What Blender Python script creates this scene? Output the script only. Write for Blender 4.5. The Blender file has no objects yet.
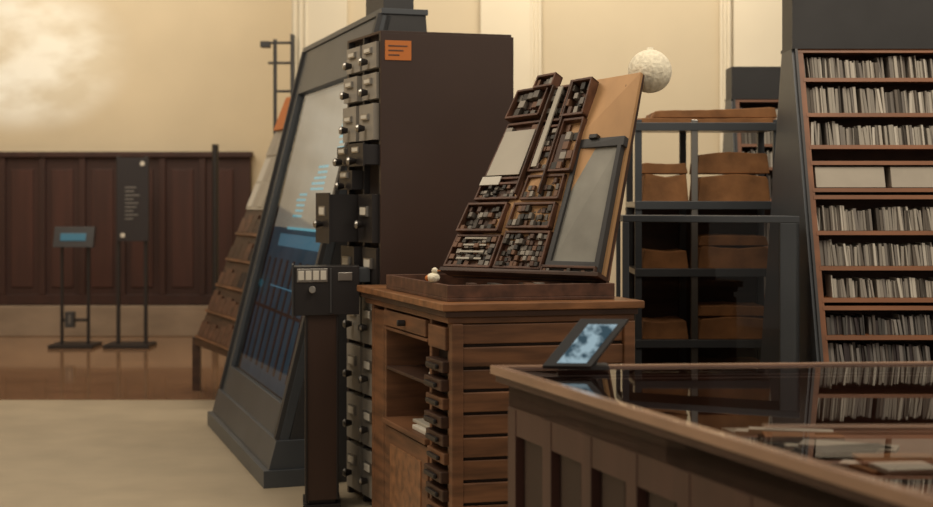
import bpy, math, random
from mathutils import Vector as V
random.seed(7)
sc = bpy.context.scene
sc.view_settings.view_transform = 'Standard'

# ------------------------------------------------------------ materials
def mat(name, col, rough=0.6, metal=0.0, var=0.0, scale=(6, 6, 6), emit=None, es=0.0, island=None, bump=0.0, coat=0.0):
    m = bpy.data.materials.new(name); m.use_nodes = True
    nt = m.node_tree; b = nt.nodes['Principled BSDF']
    b.inputs['Base Color'].default_value = (*col, 1)
    b.inputs['Roughness'].default_value = rough
    b.inputs['Metallic'].default_value = metal
    b.inputs['Coat Weight'].default_value = coat
    if var or bump:
        tc = nt.nodes.new('ShaderNodeTexCoord'); mp = nt.nodes.new('ShaderNodeMapping')
        mp.inputs['Scale'].default_value = scale
        nz = nt.nodes.new('ShaderNodeTexNoise'); nz.inputs['Scale'].default_value = 1.0
        nz.inputs['Detail'].default_value = 6
        nt.links.new(tc.outputs['Object'], mp.inputs[0]); nt.links.new(mp.outputs[0], nz.inputs['Vector'])
        cr = nt.nodes.new('ShaderNodeValToRGB')
        cr.color_ramp.elements[0].position = 0.3; cr.color_ramp.elements[1].position = 0.7
        cr.color_ramp.elements[0].color = (*[c * (1 - var) for c in col], 1)
        cr.color_ramp.elements[1].color = (*[min(1, c * (1 + var)) for c in col], 1)
        nt.links.new(nz.outputs['Fac'], cr.inputs[0]); nt.links.new(cr.outputs[0], b.inputs['Base Color'])
        if bump:
            bp = nt.nodes.new('ShaderNodeBump'); bp.inputs['Strength'].default_value = bump
            bp.inputs['Distance'].default_value = 0.01
            nt.links.new(nz.outputs['Fac'], bp.inputs['Height']); nt.links.new(bp.outputs[0], b.inputs['Normal'])
    if island:
        g = nt.nodes.new('ShaderNodeNewGeometry'); cr = nt.nodes.new('ShaderNodeValToRGB')
        cr.color_ramp.interpolation = 'CONSTANT'
        el = cr.color_ramp.elements
        while len(el) < len(island): el.new(0.5)
        for i, c in enumerate(island):
            el[i].position = i / len(island); el[i].color = (*c, 1)
        nt.links.new(g.outputs['Random Per Island'], cr.inputs[0]); nt.links.new(cr.outputs[0], b.inputs['Base Color'])
    if emit:
        b.inputs['Emission Color'].default_value = (*emit, 1); b.inputs['Emission Strength'].default_value = es
    return m

def glassmat(name, tint=(0.8, 0.8, 0.8), ior=1.45, rough=0.02):
    m = bpy.data.materials.new(name); m.use_nodes = True; nt = m.node_tree
    nt.nodes.remove(nt.nodes['Principled BSDF']); out = nt.nodes['Material Output']
    f = nt.nodes.new('ShaderNodeFresnel'); f.inputs[0].default_value = ior
    t = nt.nodes.new('ShaderNodeBsdfTransparent'); t.inputs[0].default_value = (*tint, 1)
    g = nt.nodes.new('ShaderNodeBsdfGlossy'); g.inputs['Roughness'].default_value = rough
    mx = nt.nodes.new('ShaderNodeMixShader')
    nt.links.new(f.outputs[0], mx.inputs[0]); nt.links.new(t.outputs[0], mx.inputs[1])
    nt.links.new(g.outputs[0], mx.inputs[2]); nt.links.new(mx.outputs[0], out.inputs[0])
    return m

M = {}
M['plaster'] = mat('plaster', (0.61, 0.52, 0.37), 0.9, var=0.05, scale=(1.2, 1.2, 1.2))
M['plaster_l'] = mat('plaster_light', (0.72, 0.645, 0.50), 0.9, var=0.04, scale=(1.5, 1.5, 1.5))
M['wains'] = mat('wainscot_wood', (0.036, 0.012, 0.008), 0.6, var=0.25, scale=(8, 8, 0.8))
M['wains2'] = mat('wainscot_panel', (0.048, 0.0155, 0.010), 0.6, var=0.3, scale=(8, 8, 0.8))
M['stone'] = mat('stone_base', (0.28, 0.21, 0.15), 0.6, var=0.2, scale=(2, 2, 5))
M['parquet'] = mat('polished_parquet', (0.29, 0.16, 0.085), 0.09, var=0.22, scale=(1.5, 8, 1), coat=.4)
M['carpet'] = mat('worn_linoleum', (0.40, 0.325, 0.225), 0.45, var=0.10, scale=(3, 3, 3), bump=0.12)
M['grey'] = mat('painted_grey', (0.066, 0.073, 0.082), 0.40, var=0.12, scale=(3, 3, 3))
M['grey_d'] = mat('painted_grey_dark', (0.041, 0.040, 0.041), 0.5, var=0.1)
M['black'] = mat('black_metal', (0.018, 0.015, 0.015), 0.4)
M['brown_metal'] = mat('brown_enamel', (0.048, 0.025, 0.0175), 0.42, var=0.1, scale=(2, 2, 2))
M['drawer'] = mat('drawer_front', (0.27, 0.245, 0.21), 0.45, metal=0.0, var=0.15)
M['white'] = mat('card_white', (0.62, 0.58, 0.50), 0.8)
M['steel'] = mat('steel', (0.35, 0.33, 0.30), 0.3, metal=0.9)
M['orange'] = mat('orange_label', (0.55, 0.17, 0.035), 0.7)
M['oak'] = mat('cabinet_oak', (0.155, 0.069, 0.031), 0.48, var=0.5, scale=(3, 3, 25))
M['oak_top'] = mat('cabinet_top_oak', (0.24, 0.108, 0.045), 0.33, var=0.45, scale=(4, 22, 22))
M['oak_d'] = mat('dark_oak', (0.055, 0.025, 0.014), 0.5, var=0.4, scale=(6, 6, 20))
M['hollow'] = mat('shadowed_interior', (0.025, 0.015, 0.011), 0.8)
M['board'] = mat('pine_board', (0.50, 0.285, 0.13), 0.6, var=0.18, scale=(5, 5, 2))
M['tray'] = mat('type_tray_wood', (0.10, 0.044, 0.025), 0.5, var=0.45, scale=(20, 20, 20))
M['slate'] = mat('slate', (0.27, 0.26, 0.225), 0.55, var=0.18, scale=(6, 6, 6))
M['type'] = mat('lead_type', (0.1, 0.1, 0.1), 0.5, metal=0.2, island=[(0.05, 0.04, 0.03), (0.15, 0.13, 0.11), (0.27, 0.24, 0.20), (0.09, 0.05, 0.035), (0.15, 0.075, 0.042), (0.035, 0.03, 0.025)])
M['books'] = mat('archive_sleeves', (0.5, 0.5, 0.5), 0.8, island=[(0.42, 0.38, 0.32), (0.26, 0.235, 0.20), (0.13, 0.11, 0.09), (0.52, 0.48, 0.41), (0.06, 0.05, 0.04), (0.34, 0.31, 0.26), (0.18, 0.16, 0.14), (0.29, 0.26, 0.22)])
M['books_d'] = mat('dark_sleeves', (0.2, 0.2, 0.2), 0.7, island=[(0.05, 0.045, 0.04), (0.11, 0.10, 0.09), (0.18, 0.165, 0.15), (0.03, 0.02, 0.02), (0.08, 0.065, 0.055), (0.24, 0.22, 0.195)])
M['redwood'] = mat('shelf_redwood', (0.225, 0.088, 0.036), 0.45, var=0.25, scale=(2, 10, 10))
M['kraft'] = mat('kraft_paper', (0.29, 0.13, 0.047), 0.75, var=0.3, scale=(9, 9, 9), bump=0.8)
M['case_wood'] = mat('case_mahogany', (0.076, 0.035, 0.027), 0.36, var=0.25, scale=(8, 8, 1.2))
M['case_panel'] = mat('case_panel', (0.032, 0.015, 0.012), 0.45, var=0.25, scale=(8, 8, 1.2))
M['rim'] = mat('case_rim', (0.40, 0.245, 0.16), 0.25, var=0.2, scale=(3, 3, 3), coat=0.6)
M['deck'] = mat('case_deck', (0.18, 0.075, 0.036), 0.6, var=0.2)
M['cream'] = mat('cream_fabric', (0.86, 0.79, 0.62), 0.85, var=.12, scale=(60, 60, 60), bump=.7)
M['glass'] = glassmat('counter_glass', (0.88, 0.86, 0.84), 1.42)
M['glass_f'] = glassmat('display_glass', (0.92, 0.92, 0.92), 1.28)
M['glass_dark'] = glassmat('tinted_glass', (0.50, 0.47, 0.45), 1.35)
M['cyan'] = mat('cyan_lettering_reflection', (0.1, 0.35, 0.45), 0.5, emit=(0.25, 0.60, 0.70), es=0.5)  # reflected lettering, painted in with emission
M['poster_l'] = mat('cream_poster', (0.44, 0.40, 0.33), 0.6, var=0.15, scale=(1.5, 1.5, 1.5))
M['refl_pale'] = mat('painted_pale_reflection', (0.46, 0.44, 0.39), 0.6, var=0.18, scale=(1.5, 1.5, 1.5), emit=(.30, .30, .27), es=.30)  # pale upper reflection of the glass, painted with slight emission
M['refl_dark'] = mat('painted_dark_reflection', (0.04, 0.06, 0.08), 0.35, var=0.6, scale=(5, 5, 1.2), emit=(0.02, 0.055, 0.085), es=.4)  # dark lower reflection of the glass, painted as a panel
M['refl_band'] = mat('painted_blue_reflection', (0.08, 0.16, 0.21), 0.4, emit=(0.08, 0.22, 0.32), es=.45)  # reflected blue streak, painted as an emissive band
M['rust_card_refl'] = mat('rust_card_and_reflection', (0.085, 0.05, 0.045), 0.5)  # rust booklet card, also the painted reddish bars of the reflection
M['navy'] = mat('sign_panel', (0.022, 0.018, 0.02), 0.5)
M['txt'] = mat('sign_text', (0.15, 0.14, 0.13), 0.7)
M['scr'] = mat('kiosk_screen', (0.02, 0.07, 0.10), 0.3, emit=(0.02, 0.13, 0.19), es=0.4)
M['cream2'] = mat('card_box', (0.40, 0.355, 0.29), 0.7, var=.1)

# ------------------------------------------------------------ builder
class B:
    def __init__(s, name):
        s.name = name; s.v = []; s.f = []; s.fm = []; s.ms = []; s.frame()
    def frame(s, o=(0, 0, 0), x=(1, 0, 0), y=(0, 1, 0), z=(0, 0, 1)):
        s.o, s.x, s.y, s.z = V(o), V(x), V(y), V(z); return s
    def T(s, a, b, c): return s.o + s.x * a + s.y * b + s.z * c
    def mi(s, m):
        if m not in s.ms: s.ms.append(m)
        return s.ms.index(m)
    def quad(s, p, m, face):
        p = [V(q) for q in p]
        if (p[1] - p[0]).cross(p[2] - p[0]).dot(V(face)) < 0: p = p[::-1]
        n = len(s.v); s.v += p; s.f.append((n, n + 1, n + 2, n + 3)); s.fm.append(s.mi(m))
    def hexa(s, p, m):
        n = len(s.v); s.v += [V(q) for q in p]
        a = s.v[n:]
        vol = (a[1] - a[0]).cross(a[3] - a[0]).dot(a[4] - a[0])
        fs = [(0, 3, 2, 1), (4, 5, 6, 7), (0, 1, 5, 4), (1, 2, 6, 5), (2, 3, 7, 6), (3, 0, 4, 7)]
        for f in fs:
            if vol < 0: f = f[::-1]
            s.f.append(tuple(n + i for i in f)); s.fm.append(s.mi(m))
    def box(s, x0, x1, y0, y1, z0, z1, m):
        s.hexa([s.T(x0, y0, z0), s.T(x1, y0, z0), s.T(x1, y1, z0), s.T(x0, y1, z0),
                s.T(x0, y0, z1), s.T(x1, y0, z1), s.T(x1, y1, z1), s.T(x0, y1, z1)], m)
    def prism(s, poly, z0, z1, m):
        n = len(s.v); k = len(poly)
        s.v += [s.T(a, b, z0) for a, b in poly] + [s.T(a, b, z1) for a, b in poly]
        s.f.append(tuple(n + i for i in range(k))[::-1]); s.f.append(tuple(n + k + i for i in range(k)))
        s.fm += [s.mi(m)] * 2
        for i in range(k):
            j = (i + 1) % k
            s.f.append((n + i, n + j, n + k + j, n + k + i)); s.fm.append(s.mi(m))
    def cyl(s, p0, p1, r, m, k=12, r1=None):
        p0, p1 = s.T(*p0), s.T(*p1); r1 = r if r1 is None else r1
        d = (p1 - p0).normalized(); a = d.orthogonal().normalized(); b = d.cross(a)
        n = len(s.v)
        for p, rr in ((p0, r), (p1, r1)):
            for i in range(k):
                t = 2 * math.pi * i / k; s.v.append(p + (a * math.cos(t) + b * math.sin(t)) * rr)
        s.f.append(tuple(n + i for i in range(k))[::-1]); s.f.append(tuple(n + k + i for i in range(k)))
        s.fm += [s.mi(m)] * 2
        for i in range(k):
            j = (i + 1) % k
            s.f.append((n + i, n + j, n + k + j, n + k + i)); s.fm.append(s.mi(m))
    def blob(s, c, r, m, ru=None, k=20, l=12, rib=0, ribs=10, jit=0.0):
        n = len(s.v); R = ru or (r, r, r)
        for i in range(l + 1):
            ph = math.pi * i / l
            for j in range(k):
                th = 2 * math.pi * j / k
                q = 1 + rib * math.cos(ribs * th) + random.uniform(-jit, jit)
                s.v.append(s.T(c[0] + R[0] * q * math.sin(ph) * math.cos(th), c[1] + R[1] * q * math.sin(ph) * math.sin(th), c[2] + R[2] * math.cos(ph) * (1 if not jit else q)))
        for i in range(l):
            for j in range(k):
                j2 = (j + 1) % k
                s.f.append((n + i * k + j, n + (i + 1) * k + j, n + (i + 1) * k + j2, n + i * k + j2)); s.fm.append(s.mi(m))
    def done(s, bevel=0.0, smooth=False):
        me = bpy.data.meshes.new(s.name); me.from_pydata([tuple(q) for q in s.v], [], s.f)
        for m in s.ms: me.materials.append(M[m])
        me.polygons.foreach_set('material_index', s.fm)
        if smooth: me.polygons.foreach_set('use_smooth', [True] * len(s.f))
        me.validate(); me.update()
        o = bpy.data.objects.new(s.name, me); sc.collection.objects.link(o)
        if bevel:
            bv = o.modifiers.new('bevel', 'BEVEL'); bv.width = bevel; bv.segments = 2; bv.limit_method = 'ANGLE'
        return o

# ------------------------------------------------------------ room
b = B('floor'); b.box(-7, 7, -2, 10.5, -0.1, 0, 'carpet'); b.box(-7, 7, 10.5, 15.5, -0.1, 0, 'parquet'); b.done()

b = B('wall_back')
b.box(-7, -1.4, 15.5, 15.7, 0, 5.0, 'plaster'); b.done()
b = B('baseboard_back'); b.box(-6.99, -1.48, 15.36, 15.495, 0, 0.34, 'stone'); b.done(0.01)
b = B('wainscot_back')
b.box(-6.99, -2.38, 15.42, 15.495, 0.345, 2.0, 'wains')
b.box(-6.99, -2.36, 15.36, 15.495, 1.97, 2.03, 'wains')
b.box(-6.99, -2.38, 15.39, 15.495, 0.345, 0.46, 'wains')
x = -6.9
while x < -2.6:
    b.box(x, x + 0.07, 15.385, 15.43, 0.46, 1.97, 'wains')
    b.box(x + 0.13, x + 0.37, 15.405, 15.43, 0.54, 1.84, 'wains2')
    x += 0.44
b.done(0.006)
b = B('wall_left'); b.box(-7.2, -7, -2, 15.7, 0, 5, 'plaster'); b.done()

b = B('wall_alcove')
b.box(-1.47, 7, 12.0, 12.2, 0, 5.0, 'plaster'); b.box(-1.47, -1.3, 12.2, 15.5, 0, 5, 'plaster_l')
b.done()
b = B('trim_1')   # plaster pilasters and reeded mouldings
b.box(-1.49, -1.02, 11.93, 11.995, 0, 5, 'plaster_l')
for i in range(3): b.cyl((-1.47 + i * 0.05, 11.93, 0), (-1.47 + i * 0.05, 11.93, 5), 0.016, 'plaster_l')
b.box(0.12, 0.55, 11.95, 11.995, 0, 5, 'plaster_l')
for i in range(3): b.cyl((0.56 + i * 0.032, 11.96, 0), (0.56 + i * 0.032, 11.96, 5), 0.018, 'plaster_l')
for i in range(3): b.cyl((2.18 + i * 0.032, 11.96, 0), (2.18 + i * 0.032, 11.96, 5), 0.018, 'plaster_l')
b.box(2.28, 2.85, 11.95, 11.995, 0, 5, 'plaster_l')
b.done()

# projected light painted as emission on a thin wall quad: hazy pale patches
m = mat('painted_projection_glow', (0.61, 0.52, 0.37), 0.9, var=0.05, scale=(1.2, 1.2, 1.2))
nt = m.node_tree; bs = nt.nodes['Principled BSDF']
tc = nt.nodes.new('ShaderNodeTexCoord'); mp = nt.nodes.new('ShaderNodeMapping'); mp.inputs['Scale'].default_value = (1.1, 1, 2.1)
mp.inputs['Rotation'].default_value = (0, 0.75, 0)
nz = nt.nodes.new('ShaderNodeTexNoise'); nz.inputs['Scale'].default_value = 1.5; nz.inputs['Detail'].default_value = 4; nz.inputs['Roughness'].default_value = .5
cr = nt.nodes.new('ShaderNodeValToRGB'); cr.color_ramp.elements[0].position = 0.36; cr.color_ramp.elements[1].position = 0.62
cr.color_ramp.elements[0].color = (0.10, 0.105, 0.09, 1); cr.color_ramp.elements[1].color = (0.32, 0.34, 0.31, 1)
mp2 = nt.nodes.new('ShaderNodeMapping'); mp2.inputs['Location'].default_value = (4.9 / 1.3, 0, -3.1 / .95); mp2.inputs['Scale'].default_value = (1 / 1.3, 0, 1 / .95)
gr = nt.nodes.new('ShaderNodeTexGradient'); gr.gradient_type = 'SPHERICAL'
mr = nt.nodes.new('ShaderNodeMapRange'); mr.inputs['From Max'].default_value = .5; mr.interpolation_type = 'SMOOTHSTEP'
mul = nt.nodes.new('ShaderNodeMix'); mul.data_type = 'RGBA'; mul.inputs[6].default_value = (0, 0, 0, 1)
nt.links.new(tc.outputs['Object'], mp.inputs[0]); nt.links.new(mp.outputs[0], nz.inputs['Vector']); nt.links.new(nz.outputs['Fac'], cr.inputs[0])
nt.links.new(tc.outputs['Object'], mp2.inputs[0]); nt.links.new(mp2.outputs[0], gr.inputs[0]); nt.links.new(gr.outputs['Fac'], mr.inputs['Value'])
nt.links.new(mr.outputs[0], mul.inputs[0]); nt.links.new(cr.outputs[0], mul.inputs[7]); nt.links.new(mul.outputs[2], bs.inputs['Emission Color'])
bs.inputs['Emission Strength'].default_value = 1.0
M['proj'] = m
b = B('painted_projection_quad'); b.quad([(-6.3, 15.499, 2.1), (-3.5, 15.499, 2.1), (-3.5, 15.499, 4.1), (-6.3, 15.499, 4.1)], 'proj', (0, -1, 0)); b.done()

# ------------------------------------------------------------ far-left kiosk and sign
b = B('information_kiosk')
for X in (-4.13, -3.86): b.box(X - 0.015, X + 0.015, 14.28, 14.31, 0.02, 1.2, 'black')
b.box(-4.22, -3.77, 14.1, 14.5, 0.0, 0.035, 'black')
b.frame((0, 14.2, 1.02), z=(0, 0.35, 0.94))
b.box(-4.2, -3.79, 0, 0.06, 0, 0.22, 'black')
b.box(-4.13, -3.87, -0.006, 0, 0.07, 0.15, 'scr')
b.frame(); b.box(-4.09, -4.0, 14.25, 14.33, 0.2, 0.36, 'grey_d'); b.box(-4.05, -4.03, 14.245, 14.25, 0.24, 0.33, 'txt')
b.box(-4.13, -3.86, 14.28, 14.31, 0.26, 0.29, 'black')
b.done(0.004)

b = B('exhibit_sign_stand')
for X in (-3.56, -3.28): b.box(X - 0.018, X + 0.018, 14.3, 14.34, 0.02, 1.95, 'black')
b.box(-3.67, -3.21, 14.12, 14.52, 0.0, 0.035, 'black')
b.box(-3.56, -3.24, 14.26, 14.30, 1.08, 1.93, 'navy')
for i in range(9):
    b.box(-3.48, -3.40 + random.uniform(0.0, 0.11), 14.255, 14.26, 1.62 - i * 0.04, 1.635 - i * 0.04, 'txt')
b.cyl((-3.30, 14.255, 1.87), (-3.30, 14.25, 1.87), 0.025, 'white'); b.cyl((-3.50, 14.255, 1.14), (-3.50, 14.25, 1.14), 0.025, 'white')
b.done(0.003)

b = B('floor_pole'); b.cyl((-2.62, 14.6, 0.03), (-2.62, 14.6, 2.08), 0.035, 'black'); b.cyl((-2.62, 14.6, 0), (-2.62, 14.6, 0.03), 0.14, 'black'); b.done()

b = B('wall_bracket_lamp')
b.cyl((-1.62, 11.85, 2.05), (-1.62, 11.85, 2.86), 0.016, 'grey_d')
for z, a, c in ((2.83, -1.72, -1.46), (2.66, -1.68, -1.46), (2.42, -1.62, -1.46)):
    b.cyl((a, 11.85, z), (c, 11.85, z), 0.011, 'grey_d')
b.box(-1.485, -1.46, 11.8, 11.92, 2.35, 2.9, 'grey_d')
b.box(-1.74, -1.66, 11.8, 11.9, 2.79, 2.84, 'grey_d')
b.done(0.003)

# ------------------------------------------------------------ far leaning display of wood type
b = B('leaning_type_display')
P1, P3 = V((-1.675, 10.0, 0.414)), V((-2.117, 11.0, 0.416)); up = V((0.65, 0.2, 1.75))
n = (P1 - P3).cross(up).normalized()
if n.x > 0: n = -n
b.frame(P3, P1 - P3, n, up)
b.box(0, 1, -0.05, 0, 0, 1, 'oak_d')
for i in range(9):
    b.box(0.0, 1, 0, 0.010 if i > 4 else .02, i * 0.115, i * 0.115 + 0.012, 'oak' if i < 5 else 'poster_l')
    for j in range(7):
        if i < 5:
            b.box(0.02 + j * 0.137, 0.15 + j * 0.137, 0, 0.015, i * 0.115 + 0.014, i * 0.115 + random.uniform(.06, .1), random.choice(['tray', 'tray', 'oak_d', 'hollow', 'tray']))
        else:
            b.box(0.005 + j * 0.14, 0.14 + j * 0.14, 0, 0.01 + random.uniform(0, .01), i * 0.115 + 0.012, i * 0.115 + 0.115, random.choice(['white', 'poster_l', 'cream2', 'poster_l', 'grey_d' if i < 7 else 'white']))
b.box(0.0, 0.4, 0.02, 0.035, 0.93, 1.08, 'orange')
b.frame()
for p in (P1, P3):
    b.box(p.x - 0.04, p.x + 0.02, p.y - 0.03 + 0.04, p.y + 0.07, 0, 0.42, 'oak_d')
    b.box(p.x + 0.9, p.x + 0.96, p.y + 0.2, p.y + 0.26, 0, 0.42, 'oak_d')
b.hexa([P1 + V((-.02, 0.05, -.05)), P1 + V((.95, .25, -.05)), P3 + V((.95, .25, -.05)), P3 + V((-.02, 0, -.05)),
        P1 + V((-.02, 0.05, 0)), P1 + V((.95, .25, 0)), P3 + V((.95, .25, 0)), P3 + V((-.02, 0, 0))], 'oak_d')
b.done()

# ------------------------------------------------------------ A-frame glazed display
b = B('a_frame_display_case')
F0 = V((-1.038, 7.32, 0)); u = V((-0.31, 0.951, 0)); v = V((0.951, 0.31, 0)); L = 2.1
H = 2.5; S = 0.62
fz = (v * S + V((0, 0, H))).normalized(); fn = u.cross(fz).normalized()
if fn.x > 0: fn = -fn
FL = math.hypot(S, H)
b.frame(F0, u, fn, fz)
W = 0.13
b.box(0, W + .04, -0.05, 0.0, 0.0, FL, 'grey'); b.box(L - W, L, -0.05, 0, 0, FL, 'grey')
b.box(W, L - W, -0.05, 0, 0.0, 0.42, 'grey'); b.box(W, L - W, -0.05, 0, FL - 0.30, FL, 'grey')
b.box(0.0, 0.04, 0, 0.025, 0.25, FL, 'grey_d'); b.box(L - 0.03, L, 0, 0.02, 0.25, FL, 'grey_d')
b.quad([b.T(W, -.024, .42), b.T(L - W, -.024, .42), b.T(L - W, -.024, FL - .3), b.T(W, -.024, FL - .3)], 'glass_f', fn)
b.box(W, L - W, -0.09, -0.06, 0.42, 1.38, 'refl_dark'); b.box(W, L - W, -0.09, -0.06, 1.38, FL - 0.3, 'refl_pale')  # panels behind the pane carry its reflections as painted colour
b.box(W + .1, L - W - .3, -0.06, -0.055, 1.26, 1.34, 'refl_band')
b.box(W + .2, L - W - .5, -0.06, -0.05, 1.37, 1.385, 'cyan')
for i in range(9):
    b.box(W + .08 + i * 0.2, W + 0.13 + i * 0.2, -0.06, -0.055, 0.5, 1.18, 'rust_card_refl')
b.box(W, L - W, -0.06, -0.055, 0.85, 0.87, 'rust_card_refl'); b.box(W + .1, L - W - .4, -0.054, -0.05, 1.0, 1.01, 'refl_band')
for (a, z, ln, nr) in ((0.42, 1.86, .22, 6), (0.72, 1.62, .34, 5), (1.15, 1.45, .26, 5)):  # rows of cyan lettering painted in as part of the reflection
    for r in range(nr):
        k = a
        while k < a + ln * random.uniform(.7, 1):
            w = random.uniform(0.015, 0.05); b.box(k, k + w, -0.06, -0.055, z + r * .034, z + r * .034 + .016, 'cyan'); k += w + 0.02
b.frame(F0, u, v, V((0, 0, 1)))
b.hexa([b.T(-.04, -.03, 0), b.T(L + .04, -.03, 0), b.T(L + .04, .35, 0), b.T(-.04, .35, 0), b.T(-.04, -.03, .09), b.T(L + .04, -.03, .09), b.T(L + .04, .35, .09), b.T(-.04, .35, .09)], 'grey')
b.hexa([b.T(-.02, -.0, .09), b.T(L + .02, -.0, .09), b.T(L + .02, .3, .09), b.T(-.02, .3, .09), b.T(-.02, .04, .24), b.T(L + .02, .04, .24), b.T(L + .02, .3, .24), b.T(-.02, .3, .24)], 'grey')
for a, c in ((0, 0.04), (L - 0.04, L)):
    b.hexa([b.T(a, .06, 0), b.T(c, .06, 0), b.T(c, 1.05, 0), b.T(a, 1.05, 0), b.T(a, S + .02, H), b.T(c, S + .02, H), b.T(c, S + .24, H), b.T(a, S + .24, H)], 'grey_d')
b.hexa([b.T(0.04, 1.0, 0), b.T(L - .04, 1.0, 0), b.T(L - .04, 1.05, 0), b.T(0.04, 1.05, 0), b.T(0.04, S + .2, H), b.T(L - .04, S + .2, H), b.T(L - .04, S + .24, H), b.T(0.04, S + .24, H)], 'grey_d')
b.box(-0.01, L + 0.01, S - 0.01, S + 0.25, H, H + 0.03, 'grey')
b.box(0.1, 0.5, S + 0.03, S + 0.2, H + 0.03, H + 0.3, 'grey_d')
b.done(0.004)

# ------------------------------------------------------------ filing tower
b = B('card_file_tower')
N = V((-0.417, 6.75, 0)); u = V((-0.4, 0.917, 0)); v = V((0.96, 0.28, 0))
TW, TD, TH = 0.66, 0.478, 2.305
b.frame(N, v, u)
b.box(0.03, TW, 0, TD, 0, TH, 'hollow')
b.box(0.0, TW, -0.012, 0.0, 0, TH, 'brown_metal'); b.box(0.0, TW, TD, TD + 0.012, 0, TH, 'brown_metal')
b.box(0, TW, -0.012, TD + .012, TH, TH + 0.012, 'brown_metal'); b.box(TW, TW + 0.012, -0.012, TD + .012, 0, TH, 'brown_metal')
b.box(0.0, 0.03, 0.0, 0.015, 0, TH, 'black'); b.box(0.0, 0.03, TD / 2 - 0.01, TD / 2 + 0.01, 0, TH, 'black'); b.box(0.0, 0.03, TD - 0.015, TD, 0, TH, 'black')
b.box(0.02, 0.15, -0.016, -0.012, TH - 0.13, TH - 0.035, 'orange')
for i in range(3): b.box(0.035, 0.13 - i * .02, -0.0175, -0.016, TH - 0.065 - i * .022, TH - .058 - i * .022, 'tray')
zr = [0.03, 0.28, 0.53, 0.78, 1.03, 1.28, 1.54, 1.66, 1.78, 1.98, 2.13]
ze = zr[1:] + [2.28]
for r, (z0, z1) in enumerate(zip(zr, ze)):
    for c in range(2):
        y0 = 0.02 + c * TD / 2; y1 = y0 + TD / 2 - 0.035
        pull = 0.0; mm = 'drawer'
        if r in (4, 5, 6, 7, 8):
            mm = 'black'; pull = {(4, 0): .0, (4, 1): .03, (5, 0): .02, (5, 1): .15, (6, 0): .0, (6, 1): .04, (7, 0): .06, (7, 1): .05, (8, 0): .015, (8, 1): .02}[(r, c)]
        if r == 8: mm = 'drawer'
        if r == 9: pull = 0.015 * c
        if r in (6,) and c == 0: continue
        b.box(-0.012 - pull, 0.03, y0, y1, z0 + 0.012, z1 - 0.012, mm)
        if pull > 0.05:
            b.box(-0.02 - pull, -0.012 - pull, y0 - 0.008, y1 + 0.008, z0 + 0.004, z1 - 0.004, 'black')
        ym = (y0 + y1) / 2; zm = (z0 + z1) / 2; xo = -0.02 - pull
        if z1 - z0 > 0.1:
            b.box(xo - 0.004, xo + 0.01, ym - 0.05, ym + 0.05, zm + 0.01, zm + 0.06 if z1 - z0 > .2 else zm + 0.04, 'steel')
            b.box(xo - 0.006, xo, ym - 0.04, ym + 0.04, zm + 0.017, zm + 0.053 if z1 - z0 > .2 else zm + .035, 'white')
        b.cyl((xo, ym, zm - 0.03), (xo - 0.035, ym, zm - 0.03), 0.012, 'black', r1=0.022)
        b.cyl((xo - 0.035, ym, zm - 0.03), (xo - 0.045, ym, zm - 0.03), 0.022, 'steel', r1=0.014)
b.done(0.003)

b = B('drawer_pedestal')
up_ = V((-.12, .99, 0))
b.frame((-0.777, 6.74, 0), v, up_)
b.box(0, 0.165, 0, 0.25, 0.05, 0.945, 'brown_metal')
b.box(0.015, 0.15, 0.02, 0.23, 0, 0.05, 'black'); b.box(0.0, 0.012, -0.008, 0, 0.05, 0.94, 'black'); b.box(0.153, 0.165, -0.008, 0, 0.05, 0.94, 'black')
b.box(-0.01, 0.175, -0.01, 0.26, 0.0, 0.03, 'black')
b.box(-0.055, 0.265, -0.02, 0.14, 0.945, 1.18, 'black')
b.box(-0.065, -0.055, -0.03, 0.15, 0.935, 1.19, 'grey_d')
b.box(-0.04, 0.11, -0.026, -0.02, 1.105, 1.17, 'steel')
for i in range(4): b.box(-0.033 + i * 0.036, -0.005 + i * 0.036, -0.03, -0.026, 1.115, 1.16, 'white')
b.cyl((0.035, -0.02, 1.07), (0.035, -0.05, 1.07), 0.017, 'steel')
b.box(0.12, 0.13, -0.026, -0.02, 0.955, 1.17, 'grey_d'); b.box(0.16, 0.23, -0.026, -0.02, 1.11, 1.15, 'steel')
b.box(0.265, 0.32, 0.0, 0.10, 1.1, 1.17, 'grey')
b.done(0.004)

# ------------------------------------------------------------ type cabinet
b = B('printers_type_cabinet')
N = V((-0.09, 5.385, 0)); u = V((-0.334, 0.943, 0)); v = V((0.975, 0.222, 0))
b.frame(N, v, u)
b.box(0, 0.82, 0, 1.28, 1.07, 1.10, 'oak_top'); b.box(0.015, 0.80, 0.015, 1.26, 1.045, 1.07, 'oak_d')
b.box(0.03, 0.79, 0.03, 1.24, 1.02, 1.045, 'oak')
b.box(0.25, 0.77, 0.06, 1.2, 0.0, 1.02, 'oak_d')
b.box(0.05, 0.77, 0.04, 0.075, 0.0, 1.02, 'oak')
for i in range(11):
    z = 0.06 + i * 0.088
    b.box(0.085, 0.74, 0.022 if i % 2 else 0.027, 0.045, z, z + 0.076, 'oak')
    b.box(0.085, 0.74, 0.036, 0.05, z + 0.076, z + 0.088, 'hollow')
b.box(0.04, 0.085, 0.012, 0.05, 0, 1.02, 'oak') ; b.box(0.74, 0.785, 0.012, 0.05, 0, 1.02, 'oak')
b.box(0.05, 0.08, 0.06, 0.10, 0, 1.02, 'oak')
b.box(0.05, 0.25, 0.30, 0.33, 0, 1.02, 'oak'); b.box(0.05, 0.25, 0.96, 0.99, 0, 1.02, 'oak'); b.box(0.05, 0.25, 1.17, 1.2, 0, 1.02, 'oak')
b.box(0.08, 0.25, 0.10, 0.30, 0, 0.9, 'hollow')
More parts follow.
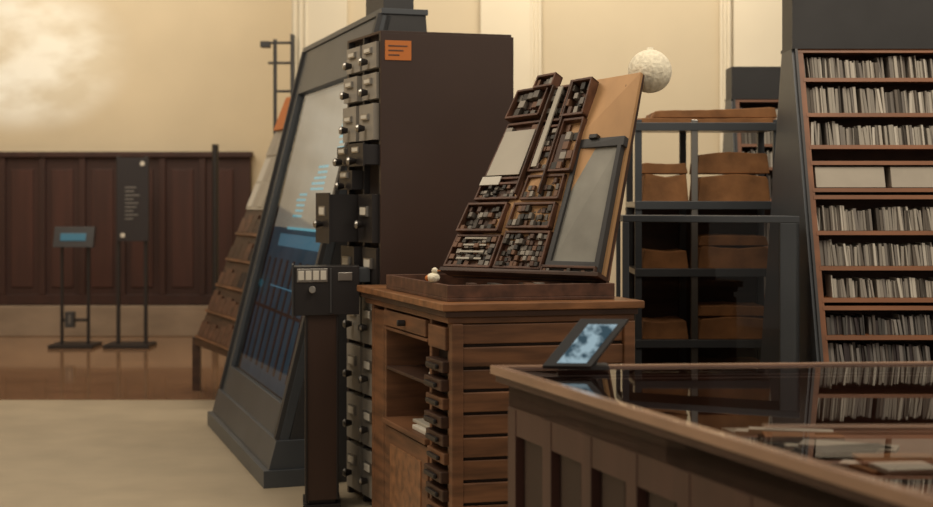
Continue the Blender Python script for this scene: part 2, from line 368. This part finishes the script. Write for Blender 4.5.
for i in range(12):
    z = 0.03 + i * 0.072
    o = random.choice([0.0, 0.005, 0.012, 0.02])
    b.box(0.03 - o, 0.2, 0.085, 0.30, z, z + 0.045, 'oak_d' if i % 3 else 'oak')
    b.box(0.015 - o, 0.03 - o, 0.13, 0.26, z + 0.012, z + 0.03, 'black')
b.box(0.035, 0.2, 0.085, 0.30, 0.91, 1.0, 'oak')
b.box(0.04, 0.25, 0.33, 0.96, 0.92, 0.935, 'oak'); b.box(0.035, 0.2, 0.34, 0.95, 0.94, 1.01, 'oak'); b.cyl((0.035, .62, .975), (0.0, .62, .975), .014, 'black')
b.box(0.05, 0.25, 0.33, 0.96, 0.74, 0.755, 'oak_d')
b.box(0.03, 0.25, 0.33, 0.96, 0.50, 0.525, 'oak')
b.box(0.045, 0.2, 0.34, 0.95, 0.02, 0.49, 'oak'); b.box(0.04, 0.05, 0.42, 0.87, 0.1, 0.42, 'oak_top')
b.box(0.05, 0.2, 1.0, 1.16, 0.0, 1.0, 'oak')
b.box(0.06, 0.22, 0.4, 0.6, 0.525, 0.545, 'white'); b.box(0.08, 0.22, 0.42, 0.66, 0.545, 0.56, 'poster_l'); b.box(0.1, 0.2, 0.38, 0.5, 0.755, 0.78, 'white')
b.done(0.004)

b = B('type_galley_tray')
b.frame(N, v, u)
b.box(0.05, 0.74, 0.10, 0.96, 1.101, 1.115, 'tray')
b.box(0.05, 0.74, 0.10, 0.12, 1.115, 1.165, 'tray'); b.box(0.05, 0.07, 0.12, 0.96, 1.115, 1.165, 'tray'); b.box(0.72, 0.74, 0.12, 0.96, 1.115, 1.165, 'tray'); b.box(0.07, .72, 0.94, 0.96, 1.115, 1.165, 'tray')
for i in range(14):
    for j in range(5):
        if random.random() < .7:
            b.box(0.08 + i * .045, 0.115 + i * .045, 0.13 + j * .05, 0.17 + j * .05, 1.115, 1.14 + random.uniform(0, .02), 'type')
b.done(0.002)

# ------------------------------------------------------------ sloping specimen board
b = B('type_specimen_board')
P1, P2, P3, P4 = V((.551, 5.65, 1.175)), V((.723, 5.80, 2.03)), V((-.081, 6.11, 1.175)), V((.286, 6.30, 1.99))
nn = (P1 - P3).cross(P4 - P3 + P2 - P1).normalized()
if nn.y > 0: nn = -nn
def bp(s, t, h):
    return (P3 * (1 - s) + P1 * s) * (1 - t) + (P4 * (1 - s) + P2 * s) * t + nn * h
def pb(s0, s1, t0, t1, h0, h1, m):
    b.hexa([bp(s0, t0, h0), bp(s1, t0, h0), bp(s1, t1, h0), bp(s0, t1, h0), bp(s0, t0, h1), bp(s1, t0, h1), bp(s1, t1, h1), bp(s0, t1, h1)], m)
pb(0, 1, 0, 1, -0.02, 0, 'board')
pb(-0.02, 0.645, 0.02, 0.965, 0, 0.008, 'oak_d')
pb(-0.01, 1.01, -0.0, 0.02, -0.02, 0.06, 'oak_d')
def tray(s0, s1, t0, t1, rows, cols, h=0.03, fill=0.96, base='tray', mt='type'):
    pb(s0, s1, t0, t1, 0.008, 0.016, base)
    e = 0.012
    pb(s0, s0 + e, t0, t1, 0.008, h, base); pb(s1 - e, s1, t0, t1, 0.008, h, base); pb(s0, s1, t0, t0 + e, 0.008, h, base); pb(s0, s1, t1 - e, t1, 0.008, h, base)
    for i in range(rows):
        for j in range(cols):
            if random.random() < fill:
                a = s0 + e + (s1 - s0 - 2 * e) * j / cols; c = s0 + e + (s1 - s0 - 2 * e) * (j + random.uniform(.7, .95)) / cols
                d = t0 + e + (t1 - t0 - 2 * e) * i / rows; f = t0 + e + (t1 - t0 - 2 * e) * (i + random.uniform(.7, .92)) / rows
                pb(a, c, d, f, 0.016, 0.016 + random.uniform(0.004, h * .8), mt)
tray(-0.02, 0.30, 0.03, 0.20, 5, 8, .04); tray(-0.02, 0.28, 0.21, 0.36, 4, 8, .06)
tray(0.32, 0.63, 0.03, 0.22, 6, 10, .04); tray(0.32, 0.62, 0.23, 0.36, 3, 9, .05)
tray(0.0, 0.33, 0.38, 0.47, 3, 9, .05); tray(0.35, 0.63, 0.375, 0.50, 3, 9, .05)
tray(-0.01, 0.30, 0.49, 0.80, 5, 4, .04, .6); tray(-0.04, 0.26, 0.82, 0.98, 3, 5, .06); tray(0.12, 0.3, 0.97, 1.04, 1, 4, .07)
tray(0.33, 0.48, 0.52, 0.76, 7, 3, .05); tray(0.50, 0.67, 0.51, 0.78, 5, 3, .06)
tray(0.30, 0.46, 0.78, 0.97, 5, 3, .05); tray(0.47, 0.66, 0.79, 0.98, 4, 4, .07)
pb(0.52, 0.60, 0.54, 0.70, 0.016, 0.055, 'oak_d')
pb(0.36, 0.40, 0.54, 0.96, 0.05, 0.06, 'poster_l')
pb(0.01, 0.27, 0.51, 0.75, 0.04, 0.046, 'poster_l'); pb(0.0, 0.15, 0.455, 0.50, 0.05, 0.056, 'white')
for i in range(4): pb(0.05, 0.22, 0.07 + i * .035, 0.08 + i * .035, 0.036, 0.04, 'poster_l')
for s in (0.31, 0.485): pb(s, s + .012, 0.40, 0.97, 0, 0.07, 'oak_d')
pb(0.67, 0.97, 0.06, 0.66, 0, 0.02, 'slate')
for a in ((0.65, 0.98, 0.03, 0.075), (0.64, 1.0, 0.63, 0.675), (0.65, 0.68, 0.03, 0.66), (0.955, 0.985, 0.03, 0.66)): pb(*a, 0, 0.035, 'grey_d')
tray(0.64, 0.98, -0.0, 0.05, 1, 12, .05); pb(0.74, 0.80, 0.67, 0.69, 0, .05, 'black')
b.hexa([P1 + V((-.02, .03, -.004)), P1 + V((.03, .03, -.004)), P1 + V((.03, .20, -.004)), P1 + V((-.02, .20, -.004)), P2 + V((-.06, .03, -.05)), P2 + V((-.0, .03, -.05)), P2 + V((.0, .06, -.05)), P2 + V((-.06, .06, -.05))], 'oak')
b.hexa([bp(0, 0, -.02), bp(1, 0, -.02), bp(1, 0, -.05), bp(0, 0, -.05), bp(0, 1, -.02), bp(1, 1, -.02), bp(1, 1, -.035), bp(0, 1, -.035)], 'oak_d')
b.done(0.0015)

b = B('paper_lantern')
b.blob((0.777, 5.93, 2.045), 0.09, 'cream', rib=0.035, ribs=12, k=72, l=20, ru=(.09, .09, .092))
b.cyl((0.777, 5.93, 2.12), (0.777, 5.93, 2.146), 0.014, 'cream')
b.done(smooth=True)

b = B('ceramic_bird')
c = N + v * .06 + u * .31
b.blob((c.x, c.y, 1.185), .02, 'cream', ru=(.027, .022, .02)); b.blob((c.x + .006, c.y, 1.213), .013, 'cream'); b.blob((c.x - .022, c.y, 1.183), .012, 'orange'); b.cyl((c.x + .006, c.y - .004, 1.213), (c.x + .03, c.y - .004, 1.212), .006, 'orange', r1=.001)
b.done(smooth=True)

# ------------------------------------------------------------ glass counter in foreground
b = B('glass_display_counter')
A = V((0.071, 4.24, 0)); e = V((0.3466, -0.938, 0)); nI = V((0.938, 0.3466, 0))
LL = 3.2
A2 = A + e * LL
poly = [(A.x, A.y), (A2.x, A2.y), (2.4, A2.y), (2.4, 4.42)]
def inset(p, d):
    out = []; k = len(p)
    for i in range(k):
        a, q, c = V(p[i - 1]), V(p[i]), V(p[(i + 1) % k])
        d1 = (q - a).normalized(); d2 = (c - q).normalized()
        n1 = V((-d1.y, d1.x)); n2 = V((-d2.y, d2.x)); bis = (n1 + n2).normalized()
        qq = q + bis * (d / bis.dot(n1)); out.append((qq.x, qq.y))
    return out
i1 = inset(poly, 0.04); i2 = inset(poly, 0.065); i3 = inset(poly, 0.08); i0 = inset(poly, 0.012)
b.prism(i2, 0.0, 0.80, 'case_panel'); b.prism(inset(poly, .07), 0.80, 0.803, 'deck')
def ring(po, pi, z0, z1, m):
    for i in range(4):
        j = (i + 1) % 4
        b.hexa([(*po[i], z0), (*po[j], z0), (*pi[j], z0), (*pi[i], z0), (*po[i], z1), (*po[j], z1), (*pi[j], z1), (*pi[i], z1)], m)
ring(i1, i3, 0.80, 0.965, 'case_wood'); ring(i0, inset(poly, .06), 0.952, 0.972, 'case_wood'); ring(poly, inset(poly, .030), 0.974, 1.0, 'rim'); ring(inset(poly, .030), inset(poly, .045), 0.972, .994, 'case_wood')
ring(i1, i2, 0.88, 0.95, 'case_wood'); ring(i1, i2, 0.0, 0.12, 'case_wood')
g = inset(poly, 0.04); b.quad([(*p, .993) for p in g], 'glass', (0, 0, 1))
b.frame(A, e, nI)
t = 0.05
while t < LL - .1:
    b.box(t, t + 0.06, 0.038, 0.07, 0.12, 0.88, 'case_wood')
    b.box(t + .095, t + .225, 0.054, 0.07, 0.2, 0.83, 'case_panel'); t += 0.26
b.frame()
for i in range(9):
    X = 0.35 + i * 0.25; b.box(X, X + .07, 4.30, 4.36, 0.12, 0.8, 'case_wood')
b.done(0.005)

b = B('glass_joint_strip'); b.box(0.66, 2.3, 3.10, 3.118, .9945, 1.0, 'rim'); b.done(0.002)

b = B('loose_booklets')
for i in range(18):
    f = i / 17
    x0 = 0.78 + 0.26 * f + random.uniform(-.03, .03); y0 = 4.12 - .7 * f
    a = random.uniform(-.5, .3); ax = V((math.cos(a), math.sin(a), 0)); ay = V((-math.sin(a), math.cos(a), 0))
    z = 0.804 + (i % 3) * 0.012
    b.frame((x0, y0, z), ax, ay); b.box(0, random.uniform(.14, .26), 0, random.uniform(.05, .12), 0, 0.011, random.choice(['white', 'white', 'poster_l', 'kraft', 'cream2', 'navy']))
for i in range(9):
    a = random.uniform(-.4, .4); ax = V((math.cos(a), math.sin(a), 0)); ay = V((-math.sin(a), math.cos(a), 0))
    b.frame((random.uniform(1.25, 2.1), random.uniform(2.9, 4.1), 0.804 + i * .0006), ax, ay); b.box(0, .2, 0, .14, 0, .006, random.choice(['white', 'poster_l', 'kraft', 'rust_card_refl', 'navy']))
b.done()

M['tab'] = mat('tablet_screen', (0.02, 0.04, 0.06), 0.2)
nt = M['tab'].node_tree; bs = nt.nodes['Principled BSDF']
tc = nt.nodes.new('ShaderNodeTexCoord'); nz = nt.nodes.new('ShaderNodeTexNoise'); nz.inputs['Scale'].default_value = 26; cr = nt.nodes.new('ShaderNodeValToRGB')
cr.color_ramp.elements[0].position = .42; cr.color_ramp.elements[0].color = (.02, .06, .09, 1); cr.color_ramp.elements[1].position = .6; cr.color_ramp.elements[1].color = (.45, .62, .7, 1)
nt.links.new(tc.outputs['Object'], nz.inputs['Vector']); nt.links.new(nz.outputs['Fac'], cr.inputs[0]); nt.links.new(cr.outputs[0], bs.inputs['Emission Color']); bs.inputs['Emission Strength'].default_value = .6
b = B('tablet_on_stand')
tx = V((1, -.08, 0)).normalized(); tz = V((.118, .07, .132)); tn = tx.cross(tz).normalized()
if tn.y > 0: tn = -tn
b.frame((0.222, 4.10, 1.012), tx, tn, tz)
b.box(0.0, 0.142, -0.014, 0.006, 0, 1, 'grey_d'); b.box(0.036, 0.122, 0.006, 0.0075, 0.06, .88, 'tab')
b.frame()
b.box(0.27, 0.42, 4.115, 4.2, 1.0, 1.012, 'grey_d'); b.hexa([(.33, 4.12, 1.01), (.38, 4.12, 1.01), (.38, 4.18, 1.01), (.33, 4.18, 1.01), (.385, 4.155, 1.09), (.42, 4.155, 1.09), (.42, 4.18, 1.09), (.385, 4.18, 1.09)], 'grey_d')
b.done(0.003)

# ------------------------------------------------------------ low glazed cabinet (see-through)
b = B('glazed_cabinet')
a0, a1 = V((.715, 6.4, 0)), V((1.44, 6.05, 0)); d = (a1 - a0); wl = d.length; d.normalize()
b.frame(a0, d, (0, 1, 0))
b.box(0, wl, 0, .30, 1.40, 1.43, 'grey'); b.box(0, 0.03, 0, .03, 0, 1.4, 'grey'); b.box(wl - .085, wl, 0, .03, 0, 1.4, 'grey'); b.box(0, wl, 0, .3, 0, .3, 'grey')
b.box(wl - .02, wl, 0, .30, .3, 1.4, 'grey_d'); b.box(0, 0.02, .27, .3, .3, 1.4, 'grey')
b.quad([b.T(.03, .01, .3), b.T(wl - .085, .01, .3), b.T(wl - .085, .01, 1.4), b.T(.03, .01, 1.4)], 'glass_dark', (0, -1, 0))
b.done(0.003)

# ------------------------------------------------------------ metal rack + wrapped parcels
b = B('metal_storage_rack')
for X in (.92, 1.22, 1.66):
    for Y in (7.5, 7.9):
        b.box(X - .018, X + .018, Y - .015, Y + .015, 0, 1.93, 'steel' if Y < 7.7 and X == 1.22 else 'grey')
for z in (.4, .72, 1.10, 1.46, 1.88):
    b.box(.90, 1.68, 7.48, 7.92, z, z + .03, 'steel')
    b.box(.90, 1.68, 7.475, 7.48, z - .01, z + .034, 'grey')
b.box(.90, 1.68, 7.925, 7.93, .1, 1.46, 'oak_d')
b.done(0.003)
def parcel(x0, x1, y0, y1, z0, z1, sl=0.0, jit=.0015, side=.04):
    b = B('kraft_paper_parcel'); k = 16; l = 5
    ph = random.uniform(0, 6)
    def pt(i, j, top):
        X = x0 + (x1 - x0) * i / k; Y = y0 + (y1 - y0) * j / l
        f = .95 + .05 * math.sin(ph + i * .4)
        if i in (0, k): f -= .10
        return (X + (side * .3 if i == 0 else -side * .3 if i == k else 0), Y, z0 + (z1 - z0) * (f + sl * (i / k - .5)) + random.uniform(-jit, jit)) if top else (X, Y, z0)
    g = [[[pt(i, j, t) for j in range(l + 1)] for i in range(k + 1)] for t in (0, 1)]
    b.v = [V(g[1][i][j]) for i in range(k + 1) for j in range(l + 1)] + [V(g[0][i][j]) for i in range(k + 1) for j in range(l + 1)]
    Q = (k + 1) * (l + 1); mi = b.mi('kraft'); ix = lambda i, j: i * (l + 1) + j
    for i in range(k):
        for j in range(l):
            b.f.append((ix(i, j), ix(i + 1, j), ix(i + 1, j + 1), ix(i, j + 1))); b.f.append((Q + ix(i, j), Q + ix(i, j + 1), Q + ix(i + 1, j + 1), Q + ix(i + 1, j)))
    for i in range(k):
        b.f.append((Q + ix(i, 0), Q + ix(i + 1, 0), ix(i + 1, 0), ix(i, 0))); b.f.append((Q + ix(i + 1, l), Q + ix(i, l), ix(i, l), ix(i + 1, l)))
    for j in range(l):
        b.f.append((Q + ix(0, j + 1), Q + ix(0, j), ix(0, j), ix(0, j + 1))); b.f.append((Q + ix(k, j), Q + ix(k, j + 1), ix(k, j + 1), ix(k, j)))
    b.fm = [mi] * len(b.f)
    b.done(.004)
parcel(.90, 1.67, 7.5, 7.9, 1.911, 1.94, 0); parcel(1.0, 1.67, 7.52, 7.88, 1.942, 1.99, .4)
parcel(.945, 1.195, 7.53, 7.85, 1.491, 1.64); parcel(1.245, 1.635, 7.53, 7.85, 1.491, 1.64); parcel(.945, 1.195, 7.55, 7.84, 1.643, 1.70); parcel(1.245, 1.635, 7.55, 7.84, 1.643, 1.76, .1)
for z, hh in ((1.131, .10), (.751, .10), (.431, .11)):
    parcel(.945, 1.195, 7.53, 7.84, z, z + hh); parcel(1.245, 1.635, 7.53, 7.84, z, z + hh + .02); parcel(1.25, 1.63, 7.55, 7.84, z + hh + .023, z + hh + .08)

# ------------------------------------------------------------ A-frame archive shelving
def aframe(name, x0, x1, y0, k, rows, ztop, yback, capz):
    b = B(name)
    W = 0.028
    b.frame((0, y0, 0), z=(0, k, 1))
    b.box(x0 + .01, x1, .16, .18, 0, ztop, 'oak_d')
    b.box(x0 + .01, x0 + .01 + W, -.01, .16, 0, ztop, 'redwood'); b.box(x1 - W, x1, -.01, .16, 0, ztop, 'redwood')
    b.box(x0, x0 + .012, -.02, .18, 0, ztop, 'grey_d')
    for (z0, z1, kind) in rows:
        b.box(x0 + .03, x1 - W, -.012, .16, z0 - .009, z0 + .009, 'redwood')
        if kind == 'gap': continue
        if kind == 'bin':
            X = x0 + .05
            while X < x1 - .3:
                b.box(X, X + .31, -.0, .14, z0 + .012, z1 - .018, 'cream2'); X += .34
            continue
        X = x0 + .045; h = z1 - z0 - .020
        hb = .8
        while X < x1 - .06:
            w = random.uniform(.004, .014)
            if random.random() < .06: hb = random.uniform(.62, .88)
            hh = h * min(.93, hb + random.uniform(-.05, .08))
            if random.random() < .04: X += random.uniform(.01, .025); continue
            ln = random.uniform(-.1, .1) * (random.random() < .3)
            y = random.uniform(.005, .03)
            zz = z0 + .010
            b.hexa([b.T(X, y, zz), b.T(X + w, y, zz), b.T(X + w, .12, zz), b.T(X, .12, zz), b.T(X + ln * hh, y, zz + hh), b.T(X + w + ln * hh, y, zz + hh), b.T(X + w + ln * hh, .12, zz + hh), b.T(X + ln * hh, .12, zz + hh)], kind)
            X += w + .0012
    b.box(x0 + .01, x1, -.012, .16, ztop - .018, ztop, 'redwood')
    b.frame()
    yt = y0 + k * ztop
    for xa in (x0 - .012, x1):
        b.hexa([(xa, y0 + .0, 0), (xa + .012, y0, 0), (xa + .012, yback, 0), (xa, yback, 0), (xa, yt, ztop), (xa + .012, yt, ztop), (xa + .012, yt + .2, ztop), (xa, yt + .2, ztop)], 'grey')
    b.hexa([(x0, yback - .02, 0), (x1, yback - .02, 0), (x1, yback, 0), (x0, yback, 0), (x0, yt + .18, ztop), (x1, yt + .18, ztop), (x1, yt + .2, ztop), (x0, yt + .2, ztop)], 'grey_d')
    b.box(x0 - .012, x1 + .02, yt - .02, yt + .22, ztop, ztop + .015, 'grey_d'); b.box(x0 - .01, x1, yt - .01, yt + .2, ztop + .015, capz, 'grey_d')
    return b.done()
rows = [(2.053, 2.19, 'books'), (1.888, 2.053, 'books'), (1.74, 1.888, 'books'), (1.667, 1.74, 'gap'), (1.545, 1.667, 'bin'), (1.513, 1.545, 'gap'), (1.354, 1.505, 'books'), (1.2, 1.354, 'books'), (1.063, 1.2, 'books'), (1.03, 1.06, 'gap'), (.905, 1.02, 'books_d'), (.79, .905, 'books_d'), (.675, .79, 'books_d'), (.56, .675, 'books_d'), (.42, .56, 'books'), (.28, .42, 'books'), (.14, .28, 'books')]
aframe('archive_bookcase', 1.52, 3.0, 5.75, .34, rows, 2.20, 7.40, 2.62)
rows2 = [(2.0, 2.13, 'books'), (1.85, 2.0, 'books'), (1.7, 1.85, 'books'), (1.5, 1.7, 'books_d'), (1.2, 1.4, 'books_d'), (.9, 1.1, 'books_d')]
aframe('archive_bookcase', 1.72, 3.0, 8.5, .25, rows2, 2.15, 9.9, 2.36)

# ------------------------------------------------------------ lights
def area(name, loc, size, power, col, target=(0, 0, 0), sy=None):
    l = bpy.data.lights.new(name, 'AREA'); l.energy = power; l.color = col; l.size = size
    if sy: l.shape = 'RECTANGLE'; l.size_y = sy
    o = bpy.data.objects.new(name, l); sc.collection.objects.link(o); o.location = loc
    o.rotation_euler = (V(target) - V(loc)).to_track_quat('-Z', 'Y').to_euler(); return o
warm = (1.0, 0.87, 0.69)
area('ceiling_light', (-2.8, 5.5, 4.9), 2.5, 115, warm, (-1.5, 7, 0))
area('ceiling_light', (2.0, 4.5, 4.9), 2.0, 95, warm, (1.8, 6, 0))
area('ceiling_light', (-4, 12.8, 4.9), 3.0, 118, warm, (-4, 15, 2.0))
area('ceiling_light', (1.0, 9.8, 4.9), 3.5, 122, warm, (1.0, 12, 2.6), sy=1.0)
w = bpy.data.worlds.new('World'); sc.world = w; w.use_nodes = True
w.node_tree.nodes['Background'].inputs[0].default_value = (1.0, 0.89, 0.75, 1); w.node_tree.nodes['Background'].inputs[1].default_value = 0.39

# ------------------------------------------------------------ camera
cd = bpy.data.cameras.new('camera'); co = bpy.data.objects.new('camera', cd); sc.collection.objects.link(co)
co.location = (0, 0, 1.5); co.rotation_euler = (math.pi / 2, 0, 0)
cd.sensor_width = 36; cd.lens = 36 * 1400 / 933; cd.shift_y = -53.5 / 933
cd.dof.use_dof = True; cd.dof.focus_distance = 5.8; cd.dof.aperture_fstop = 2.4
sc.camera = co
